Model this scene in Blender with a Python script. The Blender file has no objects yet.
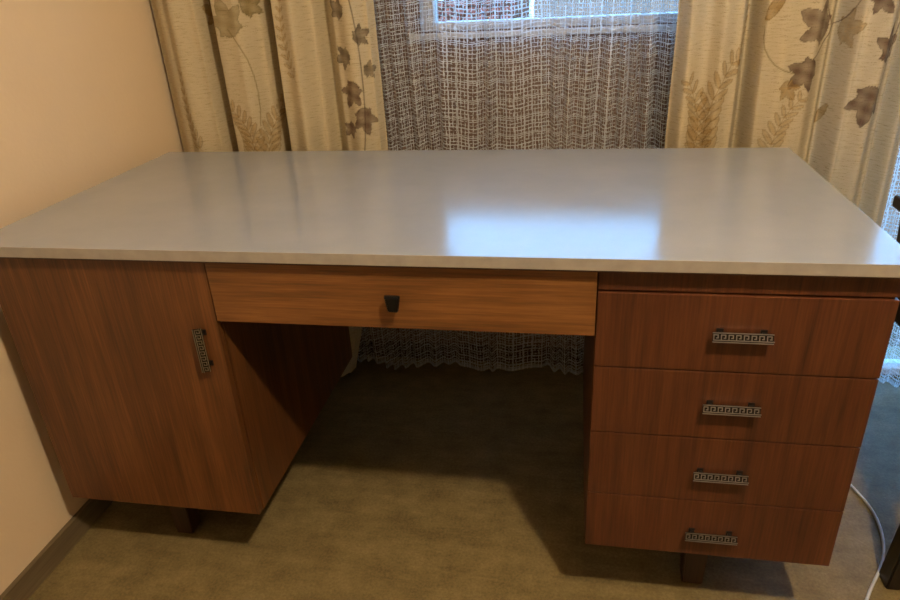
import bpy, bmesh, math, random
import numpy as np
from mathutils import Matrix, Vector
random.seed(4); rng=np.random.RandomState(7)
sc=bpy.context.scene; COL=sc.collection
sc.view_settings.view_transform='Standard'
sc.view_settings.look='None'
def lin(r,g,b): return tuple(((c/255)/12.92 if c/255<=.04045 else ((c/255+.055)/1.055)**2.4) for c in (r,g,b))

# ---------------- node helpers
def newmat(name):
    m=bpy.data.materials.new(name); m.use_nodes=True
    nt=m.node_tree; b=nt.nodes['Principled BSDF']; return m,nt,b
def N(nt,t,**k):
    n=nt.nodes.new(t)
    for a,v in k.items(): setattr(n,a,v)
    return n
def L(nt,a,b): nt.links.new(a,b)
def setin(n,i,v):
    n.inputs[i].default_value=v
def math_(nt,op,a,b=None,c=None):
    n=N(nt,'ShaderNodeMath',operation=op)
    for i,x in enumerate((a,b,c)):
        if x is None: continue
        if isinstance(x,(int,float)): n.inputs[i].default_value=x
        else: L(nt,x,n.inputs[i])
    return n.outputs[0]
def coords(nt,scale,loc=(0,0,0)):
    tc=N(nt,'ShaderNodeTexCoord'); mp=N(nt,'ShaderNodeMapping'); setin(mp,'Scale',scale); setin(mp,'Location',loc)
    L(nt,tc.outputs['Object'],mp.inputs['Vector']); return mp.outputs['Vector']
def noise(nt,vec,scale,detail=4,rough=.55,dist=0):
    n=N(nt,'ShaderNodeTexNoise'); setin(n,'Scale',scale); setin(n,'Detail',detail); setin(n,'Roughness',rough); setin(n,'Distortion',dist)
    L(nt,vec,n.inputs['Vector']); return n.outputs['Fac']
def ramp(nt,fac,stops):
    r=N(nt,'ShaderNodeValToRGB'); e=r.color_ramp.elements
    e[0].position=stops[0][0]; e[0].color=(*stops[0][1],1)
    e[1].position=stops[-1][0]; e[1].color=(*stops[-1][1],1)
    for p,c in stops[1:-1]:
        x=e.new(p); x.color=(*c,1)
    L(nt,fac,r.inputs[0]); return r.outputs[0]
def bump(nt,b,h,strength=.2,dist=.002):
    n=N(nt,'ShaderNodeBump'); setin(n,'Strength',strength); setin(n,'Distance',dist)
    L(nt,h,n.inputs['Height']); L(nt,n.outputs[0],b.inputs['Normal'])
def plain(name,col,rough=.5,metal=0,spec=.5):
    m,nt,b=newmat(name); v=coords(nt,(1,1,1)); f=noise(nt,v,35,3)
    c=ramp(nt,f,[(.3,tuple(x*.88 for x in col)),(.7,tuple(min(1,x*1.08) for x in col))])
    L(nt,c,b.inputs['Base Color']); setin(b,'Roughness',rough); setin(b,'Metallic',metal); setin(b,'Specular IOR Level',spec); return m
def wood(name,dark,mid,light,axis='z',rough=.42,loc=(0,0,0)):
    m,nt,b=newmat(name)
    s={'z':(1,1,.035),'x':(.035,1,1),'y':(1,.035,1)}[axis]
    v=coords(nt,s,loc)
    f1=noise(nt,v,55,6,.6,.3); f2=noise(nt,v,260,3,.7); f3=noise(nt,coords(nt,(1,1,1),loc),3,2)
    s2={'z':(1,1,.2),'x':(.2,1,1),'y':(1,.2,1)}[axis]
    f4=noise(nt,coords(nt,s2,loc),9,3,.5,1.2)
    f=math_(nt,'ADD',math_(nt,'MULTIPLY',f1,.36),math_(nt,'ADD',math_(nt,'MULTIPLY',f2,.34),math_(nt,'ADD',math_(nt,'MULTIPLY',f3,.12),math_(nt,'MULTIPLY',f4,.18))))
    c=ramp(nt,f,[(.37,dark),(.5,mid),(.63,light)])
    L(nt,c,b.inputs['Base Color']); setin(b,'Roughness',rough); bump(nt,b,f2,.08,.001)
    return m
m_woodv=wood('wood_veneer_vertical',lin(58,35,17),lin(92,56,27),lin(116,75,40),'z')
m_woodr=wood('wood_veneer_red',lin(54,29,16),lin(81,45,25),lin(101,60,35),'z',loc=(3,1,2))
m_woodh=wood('wood_veneer_drawer',lin(78,50,25),lin(113,74,38),lin(140,97,55),'x',loc=(1,4,2))
m_wooddark=wood('wood_dark_edge',lin(42,27,17),lin(60,38,24),lin(74,48,31),'z')
m_chairwood=wood('chair_dark_wood',lin(16,11,9),lin(26,18,14),lin(40,27,21),'z',.35)
m_black=plain('black_plastic',(.004,.004,.005),.3,0,.3)
m_metal=plain('antique_silver',(.46,.46,.46),.3,1)
m_metald=plain('dark_patina_metal',(.03,.027,.026),.4,.6)
m_cable=plain('white_cable_plastic',(.6,.62,.66),.4)
m_frame=plain('window_paint',(.55,.56,.58),.4)
m_shade=plain('lamp_shade_fabric',(.8,.7,.5),.8)
m_brass=plain('brass_metal',(.6,.42,.18),.35,1)
m_base=wood('baseboard_wood',lin(82,72,54),lin(104,92,70),lin(122,108,86),'y',.5)
m_edgeband=plain('laminate_edge_band',lin(158,154,150),.4)

# desktop laminate
m_top,nt,b=newmat('grey_laminate'); v=coords(nt,(1,1,1))
f=noise(nt,v,5,6,.65); f2=noise(nt,v,420,2,.6)
fm=math_(nt,'ADD',math_(nt,'MULTIPLY',f,.7),math_(nt,'MULTIPLY',f2,.3))
L(nt,ramp(nt,fm,[(.35,(.275,.305,.355)),(.65,(.32,.35,.40))]),b.inputs['Base Color'])
L(nt,math_(nt,'ADD',math_(nt,'MULTIPLY',noise(nt,v,7,4),.14),.08),b.inputs['Roughness']); setin(b,'Specular IOR Level',.85)
# walls
def wallmat(name,c1,c2):
    m,nt,b=newmat(name); v=coords(nt,(1,1,1))
    f=noise(nt,v,2,4); L(nt,ramp(nt,f,[(.3,c1),(.7,c2)]),b.inputs['Base Color']); setin(b,'Roughness',.75)
    bump(nt,b,noise(nt,v,90,4),.15,.003); return m
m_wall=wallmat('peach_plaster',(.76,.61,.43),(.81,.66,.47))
m_wallb=wallmat('plaster_painted_shade',(.17,.115,.095),(.20,.14,.115))  # back wall: shade behind the lace is put into this brown-grey colour
m_wallf=wallmat('unseen_wall_low_bounce',(.30,.24,.17),(.34,.27,.19))  # right and front walls, out of view: tone darkened to reduce bounced fill
m_ceil=plain('ceiling_paint',(.6,.55,.47),.9)
# floor
m_floor,nt,b=newmat('olive_linoleum'); v=coords(nt,(1,1,1))
f=noise(nt,v,14,6,.65); g=noise(nt,v,170,3,.7); h=noise(nt,coords(nt,(.15,1,1)),40,4,.6,.6)
fm=math_(nt,'ADD',math_(nt,'MULTIPLY',f,.4),math_(nt,'ADD',math_(nt,'MULTIPLY',g,.4),math_(nt,'MULTIPLY',h,.2)))
L(nt,ramp(nt,fm,[(.36,lin(90,79,53)),(.5,lin(117,104,71)),(.66,lin(142,128,92))]),b.inputs['Base Color'])
setin(b,'Roughness',.55); setin(b,'Specular IOR Level',.35); bump(nt,b,g,.12,.001)

# ---------------- mesh helpers
def obj(name,me,parent=None):
    o=bpy.data.objects.new(name,me); COL.objects.link(o)
    if parent: o.parent=parent
    return o
def boxbm(bm,x0,x1,y0,y1,z0,z1,bev=0,mat=0):
    vs=[bm.verts.new(p) for p in [(x0,y0,z0),(x1,y0,z0),(x1,y1,z0),(x0,y1,z0),(x0,y0,z1),(x1,y0,z1),(x1,y1,z1),(x0,y1,z1)]]
    fs=[bm.faces.new([vs[i] for i in q]) for q in [(0,3,2,1),(4,5,6,7),(0,1,5,4),(1,2,6,5),(2,3,7,6),(3,0,4,7)]]
    for f in fs: f.material_index=mat
    if bev:
        es=set(e for f in fs for e in f.edges)
        r=bmesh.ops.bevel(bm,geom=list(es),offset=bev,segments=2,profile=.6,affect='EDGES')
        for f in r['faces']: f.material_index=mat
    return fs
def finish(bm,name,mats,parent=None,smooth=False):
    me=bpy.data.meshes.new(name); bm.to_mesh(me); bm.free()
    for m in mats: me.materials.append(m)
    if smooth:
        for p in me.polygons: p.use_smooth=True
    return obj(name,me,parent)
def box(name,x0,x1,y0,y1,z0,z1,mat,parent=None,bev=.0015):
    bm=bmesh.new(); boxbm(bm,x0,x1,y0,y1,z0,z1,bev); return finish(bm,name,[mat],parent)
def empty(name):
    e=bpy.data.objects.new(name,None); COL.objects.link(e); return e
def tube(name,pts,r,mat,parent=None):
    c=bpy.data.curves.new(name,'CURVE'); c.dimensions='3D'; c.bevel_depth=r; c.bevel_resolution=4
    s=c.splines.new('NURBS'); s.points.add(len(pts)-1); s.order_u=4; s.use_endpoint_u=True; s.resolution_u=10
    for p,q in zip(s.points,pts): p.co=(*q,1)
    c.materials.append(mat); o=obj(name,c,parent); return o

# ---------------- room
XL=-.057; XR=3.4; YB=.94; YF=-3.0; ZC=2.5
box('floor',XL-.15,XR+.15,YF-.15,YB+.2,-.12,0,m_floor,bev=0)
box('ceiling',XL-.15,XR+.15,YF-.15,YB+.2,ZC,ZC+.12,m_ceil,bev=0)
box('wall_left',XL-.15,XL,YF,YB+.2,0,ZC,m_wall,bev=0)
box('wall_right',XR,XR+.15,YF,YB+.2,0,ZC,m_wallf,bev=0)
box('wall_front',XL-.15,XR+.15,YF-.15,YF,0,ZC,m_wallf,bev=0)
WX0,WX1,WZ0,WZ1=.64,1.38,1.0,2.2
DX0,DX1,DZ1=1.62,2.6,2.2
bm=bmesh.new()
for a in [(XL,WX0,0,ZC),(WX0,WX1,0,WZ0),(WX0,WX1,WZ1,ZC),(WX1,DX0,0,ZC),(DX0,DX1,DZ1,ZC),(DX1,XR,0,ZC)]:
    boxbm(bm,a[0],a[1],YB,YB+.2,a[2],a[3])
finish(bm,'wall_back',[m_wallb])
box('baseboard_left',XL,XL+.012,YF,YB,0,.058,m_base,bev=.003)
bm=bmesh.new(); boxbm(bm,XL+.012,DX0,YB-.012,YB,0,.058,.003); boxbm(bm,DX1,XR,YB-.012,YB,0,.058,.003)
finish(bm,'baseboard_back',[m_wooddark])
# window
m_glass=bpy.data.materials.new('window_glass'); m_glass.use_nodes=True; nt=m_glass.node_tree; nt.nodes.clear()
tr=N(nt,'ShaderNodeBsdfTransparent'); gl=N(nt,'ShaderNodeBsdfGlossy'); setin(gl,'Roughness',.02); mx=N(nt,'ShaderNodeMixShader'); fr=N(nt,'ShaderNodeFresnel'); o_=N(nt,'ShaderNodeOutputMaterial')
L(nt,fr.outputs[0],mx.inputs[0]);L(nt,tr.outputs[0],mx.inputs[1]);L(nt,gl.outputs[0],mx.inputs[2]);L(nt,mx.outputs[0],o_.inputs[0])
def framed(name,x0,x1,z0,z1,mull):
    e=empty(name); y0,y1=YB+.02,YB+.08; t=.035
    bm=bmesh.new()
    boxbm(bm,x0,x0+t,y0,y1,z0,z1,.003);boxbm(bm,x1-t,x1,y0,y1,z0,z1,.003)
    boxbm(bm,x0+t,x1-t,y0,y1,z0,z0+t*.6,.003);boxbm(bm,x0+t,x1-t,y0,y1,z1-t,z1,.003)
    for mxx in mull: boxbm(bm,mxx-.02,mxx+.02,y0-.004,y1,z0+t,z1-t,.003)
    finish(bm,'frame',[m_frame],e)
    bm=bmesh.new(); boxbm(bm,x0+t,x1-t,y0+.03,y0+.034,z0+t*.6,z1-t); finish(bm,'glass_pane',[m_glass],e)
    return e
w=framed('window_1',WX0,WX1,WZ0,WZ1,[])
box('window_sill',WX0-.03,WX1+.03,YB-.01,YB+.02,WZ0-.018,WZ0-.002,m_frame,w,.004)
framed('door_1',DX0,DX1,0.0,DZ1,[])

# exterior: neighbouring tiled house and ground
m_tile=plain('terracotta_tile',(.24,.045,.020),.9,0,.1)
m_hw=plain('house_render_white',(.34,.155,.095),.9,0,.1)
m_gr=plain('ground_grass',(.06,.04,.02),.95)
hs=empty('neighbour_house')
bm=bmesh.new()
y0r,z0r,y1r,z1r=7.0,.28,9.2,.80
for i in range(60):
    x0=-4+i*.16
    if x0>.30: break
    for k in range(7):
        ya=y0r+(y1r-y0r)*k/7; yb=y0r+(y1r-y0r)*(k+1)/7; za=z0r+(z1r-z0r)*k/7+.03; zb=z0r+(z1r-z0r)*(k+1)/7
        rr=.075; prev=None
        for a in range(7):
            an=math.pi*a/6; dx=-rr*math.cos(an); dz=rr*math.sin(an)
            va=bm.verts.new((x0+dx,ya,za+dz)); vb=bm.verts.new((x0+dx,yb,zb+dz))
            if prev: bm.faces.new([prev[0],va,vb,prev[1]])
            prev=(va,vb)
boxbm(bm,-4.1,.38,y0r,y1r+.1,z0r-.2,z0r)
finish(bm,'roof_tiles',[m_tile],hs)
bm=bmesh.new(); boxbm(bm,-3,.3,y0r+.3,y1r,-3.2,z0r-.2); boxbm(bm,.5,5.6,8.3,12,-3.2,.86); boxbm(bm,-4.1,.38,9.25,9.35,.3,.79)
finish(bm,'house_walls',[m_hw],hs)
box('ground',-30,30,1.3,60,-3.3,-3.2,m_gr,bev=0)

# ---------------- desk
W,D,H=1.5265,.6783,.75; T=.0193; R=.0159; X1,X2,X3=.4482,1.0941,1.5158; XC=.0170; ZB=.1676; ZT=H-T
desk=empty('desk')
bm=bmesh.new(); boxbm(bm,0,W,0,D,ZT,H,.0008)
for f in bm.faces:
    f.material_index=0 if f.normal.z>.5 else 1
finish(bm,'laminate_top',[m_top,m_edgeband],desk)
box('top_underlay',.002,W-.002,.001,D-.002,ZT-.0025,ZT,m_wooddark,desk,0)
ZU=ZT-.0025
DEP=.645
# left cabinet
bm=bmesh.new()
t=.016
boxbm(bm,XC,XC+t,R+t,DEP,ZB,ZU,.001);boxbm(bm,X1-t,X1,R+t+.001,DEP,ZB,ZU,.001)
boxbm(bm,XC+t,X1-t,R+t,DEP,ZB,ZB+t,.001);boxbm(bm,XC+t,X1-t,DEP-.008,DEP,ZB+t,ZU,0);boxbm(bm,XC+t,X1-t,R+t,DEP-.01,ZU-t,ZU,0)
finish(bm,'left_cabinet_carcass',[m_woodv],desk)
box('cabinet_door',XC,X1-.0015,R,R+t-.001,ZB,ZU-.002,m_woodv,desk,.0012)
# right pedestal
bm=bmesh.new()
boxbm(bm,X2,X2+t,R+t,DEP,ZB,ZU,.001);boxbm(bm,X3-t,X3,R+t,DEP,ZB,ZU,.001)
boxbm(bm,X2+t,X3-t,R+t,DEP,ZB,ZB+t,.001);boxbm(bm,X2+t,X3-t,DEP-.008,DEP,ZB+t,ZU,0)
finish(bm,'right_pedestal_carcass',[m_woodr],desk)
zs=[.6896,.5562,.4273,.2940,ZB]
box('pedestal_rail',X2+.001,X3,R+.003,R+t,zs[0]+.002,ZU,m_woodr,desk,.001)
for i in range(4):
    box('drawer_front_%d'%(i+1),X2+.001,X3,R,R+t-.001,zs[i+1]+.0012,zs[i]-.0012,m_woodr,desk,.0012)
    bm=bmesh.new(); boxbm(bm,X2+t+.002,X3-t-.002,R+t,DEP-.02,zs[i+1]+.015,zs[i]-.02); finish(bm,'drawer_box_%d'%(i+1),[m_wooddark],desk)
# centre drawer
box('centre_drawer_front',X1+.001,X2-.001,R-.002,R+.014,.6123,ZU-.003,m_woodh,desk,.0015)
bm=bmesh.new(); boxbm(bm,X1+.004,X2-.004,R+.0145,.46,.632,ZU-.01); finish(bm,'centre_drawer_box',[m_wooddark],desk)
box('back_rail',X1,X2,DEP-.018,DEP,.63,ZU,m_wooddark,desk,.001)
# legs (tapered blocks)
def leg(name,x,y):
    bm=bmesh.new(); fs=boxbm(bm,x-.024,x+.024,y-.024,y+.024,0,ZB)
    for v in bm.verts:
        if v.co.z<.01: v.co.x=x+(v.co.x-x)*.82; v.co.y=y+(v.co.y-y)*.82
    bmesh.ops.bevel(bm,geom=bm.edges[:],offset=.002,segments=2,affect='EDGES')
    finish(bm,name,[m_wooddark],desk)
leg('leg_1',.192,.122);leg('leg_2',.192,.56);leg('leg_3',1.315,.122);leg('leg_4',1.315,.56)
# knob
bm=bmesh.new()
kx,kz=.773,.666
def ringrect(w,h,y,dz=0): return [bm.verts.new((kx+sx*w*(1.0 if sz>0 else .62),y,kz+dz+sz*h)) for sx,sz in((-1,-1),(1,-1),(1,1),(-1,1))]
rs=[ringrect(.006,.007,R-.002),ringrect(.0065,.0075,R-.010),ringrect(.0125,.0135,R-.014),ringrect(.0135,.0145,R-.020),ringrect(.011,.012,R-.024)]
for a,c in zip(rs,rs[1:]):
    for i in range(4): bm.faces.new([a[i],a[(i+1)%4],c[(i+1)%4],c[i]])
bm.faces.new(rs[-1]); bm.faces.new(rs[0][::-1]); bmesh.ops.recalc_face_normals(bm,faces=bm.faces[:])
bmesh.ops.bevel(bm,geom=bm.edges[:],offset=.0012,segments=2,affect='EDGES')
finish(bm,'drawer_knob',[m_black],desk)
# handles with greek key relief
def handle(name,cx,cz,vert=False,Lh=.087):
    bm=bmesh.new(); h=.0155; yo=-.014
    boxbm(bm,-Lh/2,Lh/2,yo,yo+.0022,-h/2,h/2,.0006,0)
    boxbm(bm,-Lh/2,Lh/2,yo-.0012,yo,h/2-.0014,h/2,0,1);boxbm(bm,-Lh/2,Lh/2,yo-.0012,yo,-h/2,-h/2+.0014,0,1)
    n=8; w=Lh/n; b_=.0014
    for i in range(n):
        x=-Lh/2+i*w+.001; a=-h/2+.003; c=h/2-.003; ya,yb=yo-.0012,yo
        boxbm(bm,x,x+b_,ya,yb,a,c,0,1)
        boxbm(bm,x+b_,x+w-.0034,ya,yb,c-b_,c,0,1)
        boxbm(bm,x+w-.0034-b_,x+w-.0034,ya,yb,-.0014,c-b_,0,1)
        boxbm(bm,x+.0040,x+w-.0034-b_,ya,yb,-.0014,.0000,0,1)
        boxbm(bm,x+b_,x+w,ya,yb,a,a+b_,0,1)
    tilt=Matrix.Rotation(math.radians(-20),4,'X')
    bmesh.ops.transform(bm,matrix=tilt,verts=bm.verts[:])
    for sx in (-1,1):
        x=sx*(Lh/2-.012)
        boxbm(bm,x-.003,x+.003,-.0115,0,.0065,.0105,.0006,0)
        boxbm(bm,x-.005,x+.005,-.002,0,.003,.014,.0005,0)
    boxbm(bm,-Lh/2+.012,Lh/2-.012,-.0105,-.0085,.0075,.0095,.0004,0)
    M=Matrix.Translation((cx,R,cz))
    if vert: M=M@Matrix.Rotation(math.pi/2,4,'Y')
    bmesh.ops.transform(bm,matrix=M,verts=bm.verts[:])
    finish(bm,name,[m_metald,m_metal],desk)
handle('door_handle',.408,.5575,True)
for i,z in enumerate([.622,.491,.354,.219]): handle('drawer_handle_%d'%(i+1),1.3105,z-.002)

# ---------------- drapes
m_drape=bpy.data.materials.new('printed_curtain_fabric'); m_drape.use_nodes=True; nt=m_drape.node_tree; b=nt.nodes['Principled BSDF']
at=N(nt,'ShaderNodeAttribute',attribute_name='print'); uvn=N(nt,'ShaderNodeUVMap')
mp=N(nt,'ShaderNodeMapping'); setin(mp,'Scale',(22,190,1)); L(nt,uvn.outputs[0],mp.inputs[0])
s1=noise(nt,mp.outputs[0],1.5,4,.7)
mp2=N(nt,'ShaderNodeMapping'); setin(mp2,'Scale',(420,420,1)); L(nt,uvn.outputs[0],mp2.inputs[0]); s2=noise(nt,mp2.outputs[0],1,2)
fac=math_(nt,'ADD',math_(nt,'MULTIPLY',s1,.65),math_(nt,'MULTIPLY',s2,.35))
rc=ramp(nt,fac,[(.36,(.60,.56,.48)),(.46,(.92,.91,.88)),(.62,(1,1,1))])
mm=N(nt,'ShaderNodeMix',data_type='RGBA',blend_type='MULTIPLY'); setin(mm,0,1); L(nt,at.outputs['Color'],mm.inputs[6]); L(nt,rc,mm.inputs[7])
L(nt,mm.outputs[2],b.inputs['Base Color']); setin(b,'Roughness',.8); setin(b,'Specular IOR Level',.15)
bump(nt,b,fac,.25,.0012)
tl=N(nt,'ShaderNodeBsdfTranslucent'); L(nt,mm.outputs[2],tl.inputs[0]); mxs=N(nt,'ShaderNodeMixShader'); setin(mxs,0,.16)
out=[n for n in nt.nodes if n.type=='OUTPUT_MATERIAL'][0]
L(nt,b.outputs[0],mxs.inputs[1]);L(nt,tl.outputs[0],mxs.inputs[2]);L(nt,mxs.outputs[0],out.inputs[0])

CREAM=np.array([.60,.525,.37])
LOBES5=[(0,1.0,.62),(1.0,.86,.55),(-1.0,.86,.55),(2.05,.58,.6),(-2.05,.58,.6)]
def leafmask(U,V,cu,cv,Rr,rot,kind=5):
    dx=U-cu;dy=V-cv;c,s=math.cos(rot),math.sin(rot); a=dx*c+dy*s; bb=-dx*s+dy*c
    th=np.arctan2(bb,a); r=np.hypot(a,bb); vein=np.zeros_like(U)
    if kind==5:
        rr=np.full_like(U,.42)
        for t0,l,wd in LOBES5:
            d=np.abs((th-t0+np.pi)%(2*np.pi)-np.pi); rr=np.maximum(rr,l*(1-.55*np.minimum(d/wd,1)**1.05))
            vein=np.maximum(vein,np.clip(1-np.abs(np.sin(d))*r/.0013,0,1)*(d<1))
        rr=Rr*rr+.0010*np.sin(29*th)
    else:
        rr=Rr*.36/np.sqrt((np.cos(th)*.36)**2+np.sin(th)**2+1e-6)+.0008*np.sin(17*th); vein=np.clip(1-np.abs(np.sin(th))*r/.0013,0,1)
    m=np.clip((rr-r)/.0022+.5,0,1); edge=m*np.clip(1-(rr-r)/.003,0,1)
    return m,edge,vein*m
def put(C,m,col,op=1.0):
    w=(m*op)[...,None]; C[:]=C*(1-w)+np.array(col)*w
def sub(U,V,cu,cv,r):
    cols=np.where(np.abs(U[0]-cu)<r)[0]; rows=np.where(np.abs(V[:,0]-cv)<r)[0]
    if len(cols)==0 or len(rows)==0: return None
    return slice(rows[0],rows[-1]+1),slice(cols[0],cols[-1]+1)
def leaf(C,U,V,cu,cv,Rr,rot,col,kind=5,op=.9):
    s=sub(U,V,cu,cv,Rr*1.15+.004)
    if s is None: return
    c=C[s];u=U[s];v=V[s]
    m,e,ve=leafmask(u,v,cu,cv,Rr,rot,kind); mott=.80+.20*np.sin(u*130+v*90+cu*50)*np.sin(v*120-u*60)
    put(c,m*mott,col,op); put(c,e,np.array(col)*.5,.8); put(c,ve,np.array(col)*1.6+.07,.6)
def line(C,U,V,pts,wd,col,op=.75):
    m=np.zeros_like(U)
    for (a,b_),(c,d) in zip(pts,pts[1:]):
        L2=(c-a)**2+(d-b_)**2; t=np.clip(((U-a)*(c-a)+(V-b_)*(d-b_))/L2,0,1)
        ds=np.hypot(U-a-t*(c-a),V-b_-t*(d-b_)); m=np.maximum(m,np.clip((wd-ds)/.0015+.5,0,1))
    put(C,m,col,op)
def curvepts(a,b,bend,n=7):
    a=np.array(a);b=np.array(b);d=b-a;p=np.array([-d[1],d[0]])
    return [tuple(a+d*t+p*bend*4*t*(1-t)) for t in np.linspace(0,1,n)]
def fern(C,U,V,a,b,bend,col,Ls=.02,n=9,op=.7):
    pts=curvepts(a,b,bend,n+1); line(C,U,V,pts,.0009,col,op)
    for i in range(1,n+1):
        (x0,y0),(x1,y1)=pts[i-1],pts[i]; an=math.atan2(y1-y0,x1-x0)
        for s in (-1,1):
            l=Ls*(1-.5*i/n); aa=an+s*.75
            leaf(C,U,V,x1+math.cos(aa)*l,y1+math.sin(aa)*l,l*.95,aa,col,kind=1,op=op*.75)
BR=(.10,.050,.032); TAN=(.33,.21,.07); OLV=(.20,.15,.055); GRB=(.11,.080,.052)
def drape(name,ctrl,y0,lean,motifs,ztop=2.32,zbot=.03):
    xs=np.array([c[0] for c in ctrl]); ys=np.array([c[1] for c in ctrl])*1.12
    n=460; X=np.linspace(xs[0],xs[-1],n)
    idx=np.clip(np.searchsorted(xs,X,side='right')-1,0,len(xs)-2); t=(X-xs[idx])/(xs[idx+1]-xs[idx])
    Y=ys[idx]+(ys[idx+1]-ys[idx])*(.5-.5*np.cos(np.pi*t)); Y=Y+.0035*np.sin(X*95+1)
    u=np.concatenate([[0],np.cumsum(np.hypot(np.diff(X),np.diff(Y)))])
    Z=np.concatenate([np.linspace(zbot,.55,24)[:-1],np.arange(.55,1.22,.0026),np.linspace(1.225,ztop,60)])
    U,V=np.meshgrid(u,Z); XX,_=np.meshgrid(X,Z); YY,_=np.meshgrid(Y,Z)
    k=1-.10*np.sin((V-.75)*2.2+XX*9)
    YY=y0+YY*k
    XX=XX+lean(XX,V)+.006*np.sin(V*3.1+XX*14)*np.clip(abs(V-.75)*2,0,1)
    C=np.ones(U.shape+(3,))*CREAM
    ux=lambda x: float(np.interp(x,X,u))
    motifs(C,U,V,ux)
    for q in range(9):
        cu=rng.uniform(u[0]+.03,u[-1]-.03)
        for (za,zb) in ((1.3,2.25),(.08,.5)):
            cv=rng.uniform(za,zb); leaf(C,U,V,cu,cv,.05,rng.uniform(0,6),[BR,TAN,OLV][q%3]); fern(C,U,V,(cu,cv),(cu+.04,cv+.12),.15,TAN)
    nv=U.size; verts=np.stack([XX,YY,V],-1).reshape(-1,3); rows,cols=U.shape
    i=np.arange(rows-1)[:,None]*cols+np.arange(cols-1)[None,:]
    faces=np.stack([i,i+1,i+1+cols,i+cols],-1).reshape(-1,4)
    me=bpy.data.meshes.new(name); me.vertices.add(nv); me.vertices.foreach_set('co',verts.ravel())
    me.loops.add(faces.size); me.loops.foreach_set('vertex_index',faces.ravel().astype(np.int32))
    me.polygons.add(len(faces)); me.polygons.foreach_set('loop_start',np.arange(0,faces.size,4,dtype=np.int32)); me.polygons.foreach_set('loop_total',np.full(len(faces),4,dtype=np.int32))
    me.update(); me.polygons.foreach_set('use_smooth',np.ones(len(faces),dtype=bool))
    uv=me.uv_layers.new(name='UVMap'); uvd=np.stack([U.ravel(),V.ravel()],-1)[faces.ravel()]; uv.data.foreach_set('uv',uvd.ravel())
    ca=me.color_attributes.new('print','FLOAT_COLOR','POINT'); cc=np.ones((nv,4)); cc[:,:3]=C.reshape(-1,3); ca.data.foreach_set('color',cc.ravel())
    me.materials.append(m_drape); me.validate()
    return obj(name,me)
def mL(C,U,V,ux):
    leaf(C,U,V,ux(.20),1.05,.066,1.9,OLV,5,.7); leaf(C,U,V,ux(.13),1.075,.05,2.8,TAN)
    leaf(C,U,V,ux(.245),1.09,.05,.6,OLV)
    line(C,U,V,curvepts((ux(.195),1.04),(ux(.235),.80),.12),.0014,OLV)
    fern(C,U,V,(ux(.20),.68),(ux(.17),.84),-.15,TAN,.030,9); fern(C,U,V,(ux(.24),.68),(ux(.275),.84),.12,TAN,.032,8)
    fern(C,U,V,(ux(.36),.9),(ux(.34),1.12),.1,TAN,.014,10,.5)
    line(C,U,V,curvepts((ux(.50),1.2),(ux(.515),.72),.05,12),.0018,GRB)
    for x,z,r_,a in [(.485,1.07,.038,2.5),(.53,1.01,.036,.4),(.49,.965,.040,3.4),(.54,.93,.03,.2),(.50,.885,.050,4.2),(.525,.82,.050,4.9),(.485,.79,.032,3.8)]:
        leaf(C,U,V,ux(x),z,r_,a,GRB if z>.9 else BR)
    fern(C,U,V,(ux(.06),.72),(ux(.03),.93),.1,TAN,.018,9,.45)
def mR(C,U,V,ux):
    fern(C,U,V,(ux(1.36),.68),(ux(1.40),.92),.12,TAN,.034,9); fern(C,U,V,(ux(1.33),.70),(ux(1.31),.88),-.12,TAN,.029,8)
    fern(C,U,V,(ux(1.40),.90),(ux(1.43),1.10),-.1,TAN,.02,9,.55)
    leaf(C,U,V,ux(1.575),.995,.068,2.6,BR,5,.8); leaf(C,U,V,ux(1.63),.985,.058,.2,TAN,5,.6); leaf(C,U,V,ux(1.56),.905,.055,3.9,BR)
    leaf(C,U,V,ux(1.64),1.09,.066,1.2,BR); leaf(C,U,V,ux(1.67),1.05,.04,5.4,BR)
    line(C,U,V,curvepts((ux(1.50),1.09),(ux(1.60),.99),.15),.0015,BR); line(C,U,V,curvepts((ux(1.60),.99),(ux(1.565),.93),.1),.0015,BR)
    line(C,U,V,curvepts((ux(1.60),.99),(ux(1.65),1.08),-.15),.0015,BR); line(C,U,V,curvepts((ux(1.46),1.0),(ux(1.53),.90),-.2),.0013,OLV)
    leaf(C,U,V,ux(1.52),.87,.034,5.3,TAN,5,.7); leaf(C,U,V,ux(1.475),1.04,.034,1,TAN,1)
    leaf(C,U,V,ux(1.705),.945,.058,1.6,BR); leaf(C,U,V,ux(1.685),.845,.062,4.6,BR); leaf(C,U,V,ux(1.74),1.02,.045,.6,GRB)
    line(C,U,V,curvepts((ux(1.715),.92),(ux(1.70),.86),.1),.0015,BR); line(C,U,V,curvepts((ux(1.72),.93),(ux(1.745),1.1),.1),.0015,BR)
    fern(C,U,V,(ux(1.50),.70),(ux(1.55),.84),.1,TAN,.024,7,.5); leaf(C,U,V,ux(1.62),.80,.03,4,TAN,1)
leanL=lambda x,v: -np.clip(.72-v,0,1)*.26*np.clip(x/.58,0,1)
drape('floral_curtain',[(-.045,.03),(.01,-.01),(.055,-.03),(.10,-.012),(.128,.045),(.165,-.035),(.215,-.045),(.262,.0),(.285,.05),(.315,-.03),(.365,-.045),(.405,-.01),(.43,.03),(.47,-.02),(.52,-.035),(.55,-.01),(.562,.02)],.785,leanL,mL)
leanR=lambda x,v: np.where(v<.72,.0,0)*x
drape('floral_curtain.001',[(1.272,.01),(1.30,-.025),(1.345,-.01),(1.375,-.03),(1.412,-.015),(1.437,.045),(1.465,-.03),(1.51,-.042),(1.56,-.035),(1.595,-.005),(1.615,.035),(1.65,-.04),(1.69,-.055),(1.725,-.02),(1.745,.03),(1.775,-.01),(1.80,.01)],.775,leanR,mR)
rod=empty('curtain_rod'); 
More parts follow.
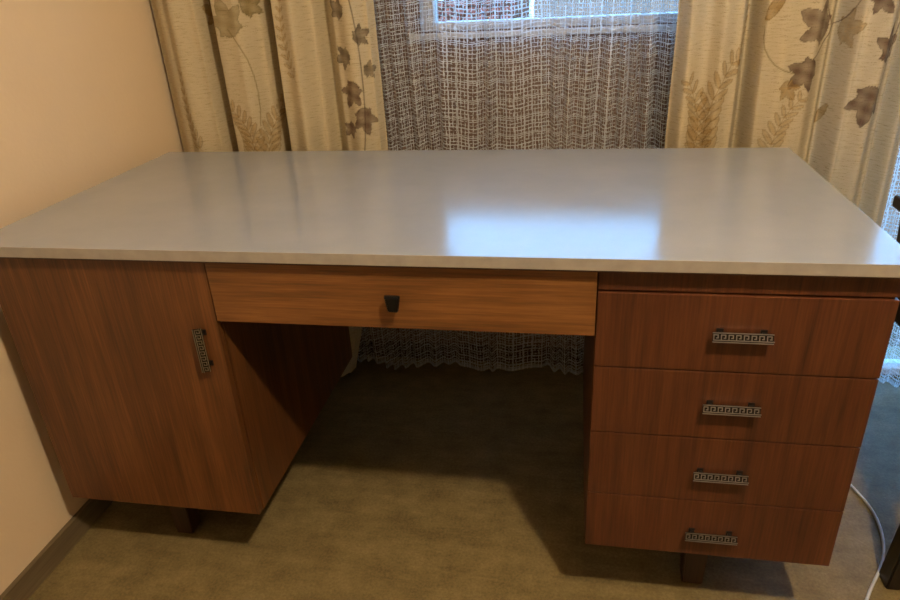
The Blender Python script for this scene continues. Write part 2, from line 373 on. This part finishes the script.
bm=bmesh.new(); r_=bmesh.ops.create_cone(bm,cap_ends=True,segments=20,radius1=.014,radius2=.014,depth=2.9); bmesh.ops.rotate(bm,verts=bm.verts,cent=(0,0,0),matrix=Matrix.Rotation(math.pi/2,3,'Y')); bmesh.ops.translate(bm,verts=bm.verts,vec=(1.45,.785,2.335))
for xx in (.05,2.8): boxbm(bm,xx-.01,xx+.01,.785,YB,2.33,2.345)
finish(bm,'rod_bar',[m_brass],rod,False)

# ---------------- lace
m_lace=bpy.data.materials.new('lace_net'); m_lace.use_nodes=True; nt=m_lace.node_tree; nt.nodes.clear()
uvn=N(nt,'ShaderNodeUVMap')
def mapn(sx,sy,lx=0):
    mp=N(nt,'ShaderNodeMapping'); setin(mp,'Scale',(sx,sy,1)); setin(mp,'Location',(lx,0,0)); L(nt,uvn.outputs[0],mp.inputs[0]); return mp.outputs[0]
nz=N(nt,'ShaderNodeTexNoise'); setin(nz,'Scale',1); setin(nz,'Detail',2); L(nt,mapn(70,70),nz.inputs['Vector'])
sbn=N(nt,'ShaderNodeVectorMath',operation='SUBTRACT'); L(nt,nz.outputs['Color'],sbn.inputs[0]); setin(sbn,1,(.5,.5,.5))
scl=N(nt,'ShaderNodeVectorMath',operation='SCALE'); L(nt,sbn.outputs[0],scl.inputs[0]); setin(scl,'Scale',.0065)
add=N(nt,'ShaderNodeVectorMath',operation='ADD'); L(nt,uvn.outputs[0],add.inputs[0]); L(nt,scl.outputs[0],add.inputs[1])
sx=N(nt,'ShaderNodeSeparateXYZ'); L(nt,add.outputs[0],sx.inputs[0])
def thread(c,per,wn,off=0):
    f=math_(nt,'FRACT',math_(nt,'ADD',math_(nt,'DIVIDE',c,per),off)); d=math_(nt,'ABSOLUTE',math_(nt,'SUBTRACT',f,.5)); return math_(nt,'LESS_THAN',d,wn)
wv=noise(nt,mapn(45,100),1,2,.6); wh=noise(nt,mapn(100,45,5),1,2,.6)
wV=math_(nt,'MULTIPLY',math_(nt,'SUBTRACT',wv,.355),.60); wH=math_(nt,'MULTIPLY',math_(nt,'SUBTRACT',wh,.355),.60)
tA=thread(sx.outputs[0],.0105,wV); tB=thread(sx.outputs[1],.0095,wH)
tC=thread(sx.outputs[0],.0262,.045,.3); tD=thread(sx.outputs[1],.0237,.045,.6)
mk=math_(nt,'MAXIMUM',math_(nt,'MAXIMUM',tA,tB),math_(nt,'MAXIMUM',tC,tD))
s0=N(nt,'ShaderNodeSeparateXYZ'); L(nt,uvn.outputs[0],s0.inputs[0])
hem=math_(nt,'LESS_THAN',s0.outputs[1],.012); mk=math_(nt,'MAXIMUM',mk,math_(nt,'MULTIPLY',hem,.6))
mk=math_(nt,'MULTIPLY',mk,.93)
tr=N(nt,'ShaderNodeBsdfTransparent'); df=N(nt,'ShaderNodeBsdfDiffuse'); setin(df,'Color',(.72,.79,.87,1)); tl=N(nt,'ShaderNodeBsdfTranslucent'); setin(tl,'Color',(.85,.92,.97,1))
m1=N(nt,'ShaderNodeMixShader'); setin(m1,0,.48); L(nt,df.outputs[0],m1.inputs[1]);L(nt,tl.outputs[0],m1.inputs[2])
m2=N(nt,'ShaderNodeMixShader'); L(nt,mk,m2.inputs[0]);L(nt,tr.outputs[0],m2.inputs[1]);L(nt,m1.outputs[0],m2.inputs[2])
oo=N(nt,'ShaderNodeOutputMaterial');L(nt,m2.outputs[0],oo.inputs[0])
def lace(name,x0,x1,y0,seed,flat,zb=.008):
    rs=np.random.RandomState(seed)
    pts=[(x0,.01)];x=x0;s=1
    while x<x1:
        infl=flat and any(a<x<b for a,b in flat)
        x+=rs.uniform(.030,.05) if infl else rs.uniform(.011,.028); s=-s
        pts.append((min(x,x1),s*(rs.uniform(.002,.006) if infl else rs.uniform(.012,.030))))
        if x>=x1: break
    xs=np.array([p[0] for p in pts]); ys=np.array([p[1] for p in pts])
    n=int((x1-x0)/.0020); Xg=np.linspace(x0,x1,n); idx=np.clip(np.searchsorted(xs,Xg,side='right')-1,0,len(xs)-2); t=(Xg-xs[idx])/(xs[idx+1]-xs[idx]+1e-9)
    Y=ys[idx]+(ys[idx+1]-ys[idx])*(.5-.5*np.cos(np.pi*t)); u=np.concatenate([[0],np.cumsum(np.hypot(np.diff(Xg),np.diff(Y)))])
    Z=np.linspace(0,1,90); verts=[];uvs=[]
    for z in Z:
        for i in range(n):
            h=zb+.012+.010*math.sin(Xg[i]*21)+.004*math.sin(Xg[i]*47)
            zz_=h+(2.3-h)*z
            k=.55+.45*min(1,z*3)
            verts.append((Xg[i]+.006*math.sin(zz_*4+Xg[i]*20),y0+k*Y[i]*(1+.25*math.sin(zz_*3+Xg[i]*15)),zz_)); uvs.append((u[i],z*2.3))
    faces=[(r*n+i,r*n+i+1,(r+1)*n+i+1,(r+1)*n+i) for r in range(89) for i in range(n-1)]
    me=bpy.data.meshes.new(name); me.from_pydata(verts,[],faces); uv=me.uv_layers.new(name='UVMap')
    li=np.zeros(len(me.loops),dtype=np.int32); me.loops.foreach_get('vertex_index',li); uv.data.foreach_set('uv',np.array(uvs)[li].ravel())
    me.polygons.foreach_set('use_smooth',np.ones(len(faces),dtype=bool)); me.materials.append(m_lace); return obj(name,me)
lace('lace_curtain',.33,1.42,.855,3,[(.71,.79),(.83,.93)]); lace('lace_curtain.001',1.60,2.75,.885,5,None)

tube('power_cable',[(1.70,.60,.004),(1.70,.50,.004),(1.725,.43,.004),(1.742,.36,.004),(1.735,.28,.004),(1.70,.18,.004),(1.60,.06,.004),(1.52,-.2,.004)],.0032,m_cable)

# dark armchair at the right
ch=empty('armchair')
def post(name,a,b_,w=.02):
    bm=bmesh.new(); vs=[]
    for p in (a,b_):
        vs.append([bm.verts.new((p[0]+sx*w,p[1]+sy*w,p[2])) for sx,sy in((-1,-1),(1,-1),(1,1),(-1,1))])
    for i in range(4): bm.faces.new([vs[0][i],vs[0][(i+1)%4],vs[1][(i+1)%4],vs[1][i]])
    bm.faces.new(vs[0][::-1]);bm.faces.new(vs[1]); bmesh.ops.bevel(bm,geom=bm.edges[:],offset=.003,segments=2,affect='EDGES')
    finish(bm,name,[m_chairwood],ch)
post('leg_1',(1.705,.155,0),(1.745,.17,.44));post('leg_2',(2.27,.155,0),(2.23,.17,.44));post('leg_3',(1.93,.50,0),(1.78,.47,.44));post('leg_4',(2.30,.50,0),(2.24,.47,.44))
m_seat=plain('dark_upholstery',(.02,.014,.013),.8)
box('seat',1.725,2.25,.14,.51,.43,.49,m_seat,ch,.015)
post('arm_post_1',(1.735,.47,.48),(1.722,.47,.67));post('arm_post_2',(2.24,.47,.48),(2.24,.47,.67));post('arm_post_3',(1.755,.18,.48),(1.755,.18,.67));post('arm_post_4',(2.24,.18,.48),(2.24,.18,.67))
box('armrest_1',1.695,1.765,.15,.52,.665,.69,m_chairwood,ch,.006);box('armrest_2',2.21,2.27,.15,.52,.665,.69,m_chairwood,ch,.006)
box('backrest',1.78,2.21,.135,.165,.50,.95,m_seat,ch,.01)

# ---------------- lamp
lp=empty('ceiling_lamp'); LX,LY,LZ=1.61,-.91,2.28
bm=bmesh.new(); bmesh.ops.create_cone(bm,cap_ends=True,segments=16,radius1=.006,radius2=.006,depth=ZC-LZ-.06); bmesh.ops.translate(bm,verts=bm.verts,vec=(LX,LY,(ZC+LZ+.06)/2))
bmesh.ops.create_cone(bm,cap_ends=True,segments=24,radius1=.05,radius2=.05,depth=.02,matrix=Matrix.Translation((LX,LY,ZC-.01)))
finish(bm,'lamp_rod',[m_brass],lp)
bm=bmesh.new(); bmesh.ops.create_cone(bm,cap_ends=False,segments=40,radius1=.19,radius2=.13,depth=.10,matrix=Matrix.Translation((LX,LY,LZ+.09))); finish(bm,'lamp_shade',[m_shade],lp,True)
ld=bpy.data.lights.new('bulb','POINT'); ld.energy=113; ld.color=(1,.77,.49); ld.shadow_soft_size=.045
lo=bpy.data.objects.new('bulb',ld); COL.objects.link(lo); lo.location=(LX,LY,LZ-.03); lo.parent=lp

# world sky
w=bpy.data.worlds.new('overcast_sky'); sc.world=w; w.use_nodes=True; nt=w.node_tree; bg=nt.nodes['Background']
tc=N(nt,'ShaderNodeTexCoord'); sp=N(nt,'ShaderNodeSeparateXYZ'); L(nt,tc.outputs['Generated'],sp.inputs[0])
L(nt,ramp(nt,sp.outputs[2],[(0,(.20,.54,1.0)),(1,(.17,.47,1.0))]),bg.inputs['Color']); setin(bg,'Strength',8.8)

# ---------------- camera
yaw,pitch,roll,f=-.1942,-.45,-.0539,676.36
fwd=Vector((math.sin(yaw)*math.cos(pitch),math.cos(yaw)*math.cos(pitch),math.sin(pitch)))
right=Vector((math.cos(yaw),-math.sin(yaw),0)); up=right.cross(fwd)
Rv=right*math.cos(roll)+up*math.sin(roll); Uv=-right*math.sin(roll)+up*math.cos(roll)
M=Matrix((Rv,Uv,-fwd)).transposed().to_4x4(); M.translation=(1.0523,-.9429,1.1392)
cd=bpy.data.cameras.new('camera'); cd.sensor_width=36; cd.lens=f/900*36; cd.clip_start=.02
co=bpy.data.objects.new('camera',cd); COL.objects.link(co); co.matrix_world=M; sc.camera=co
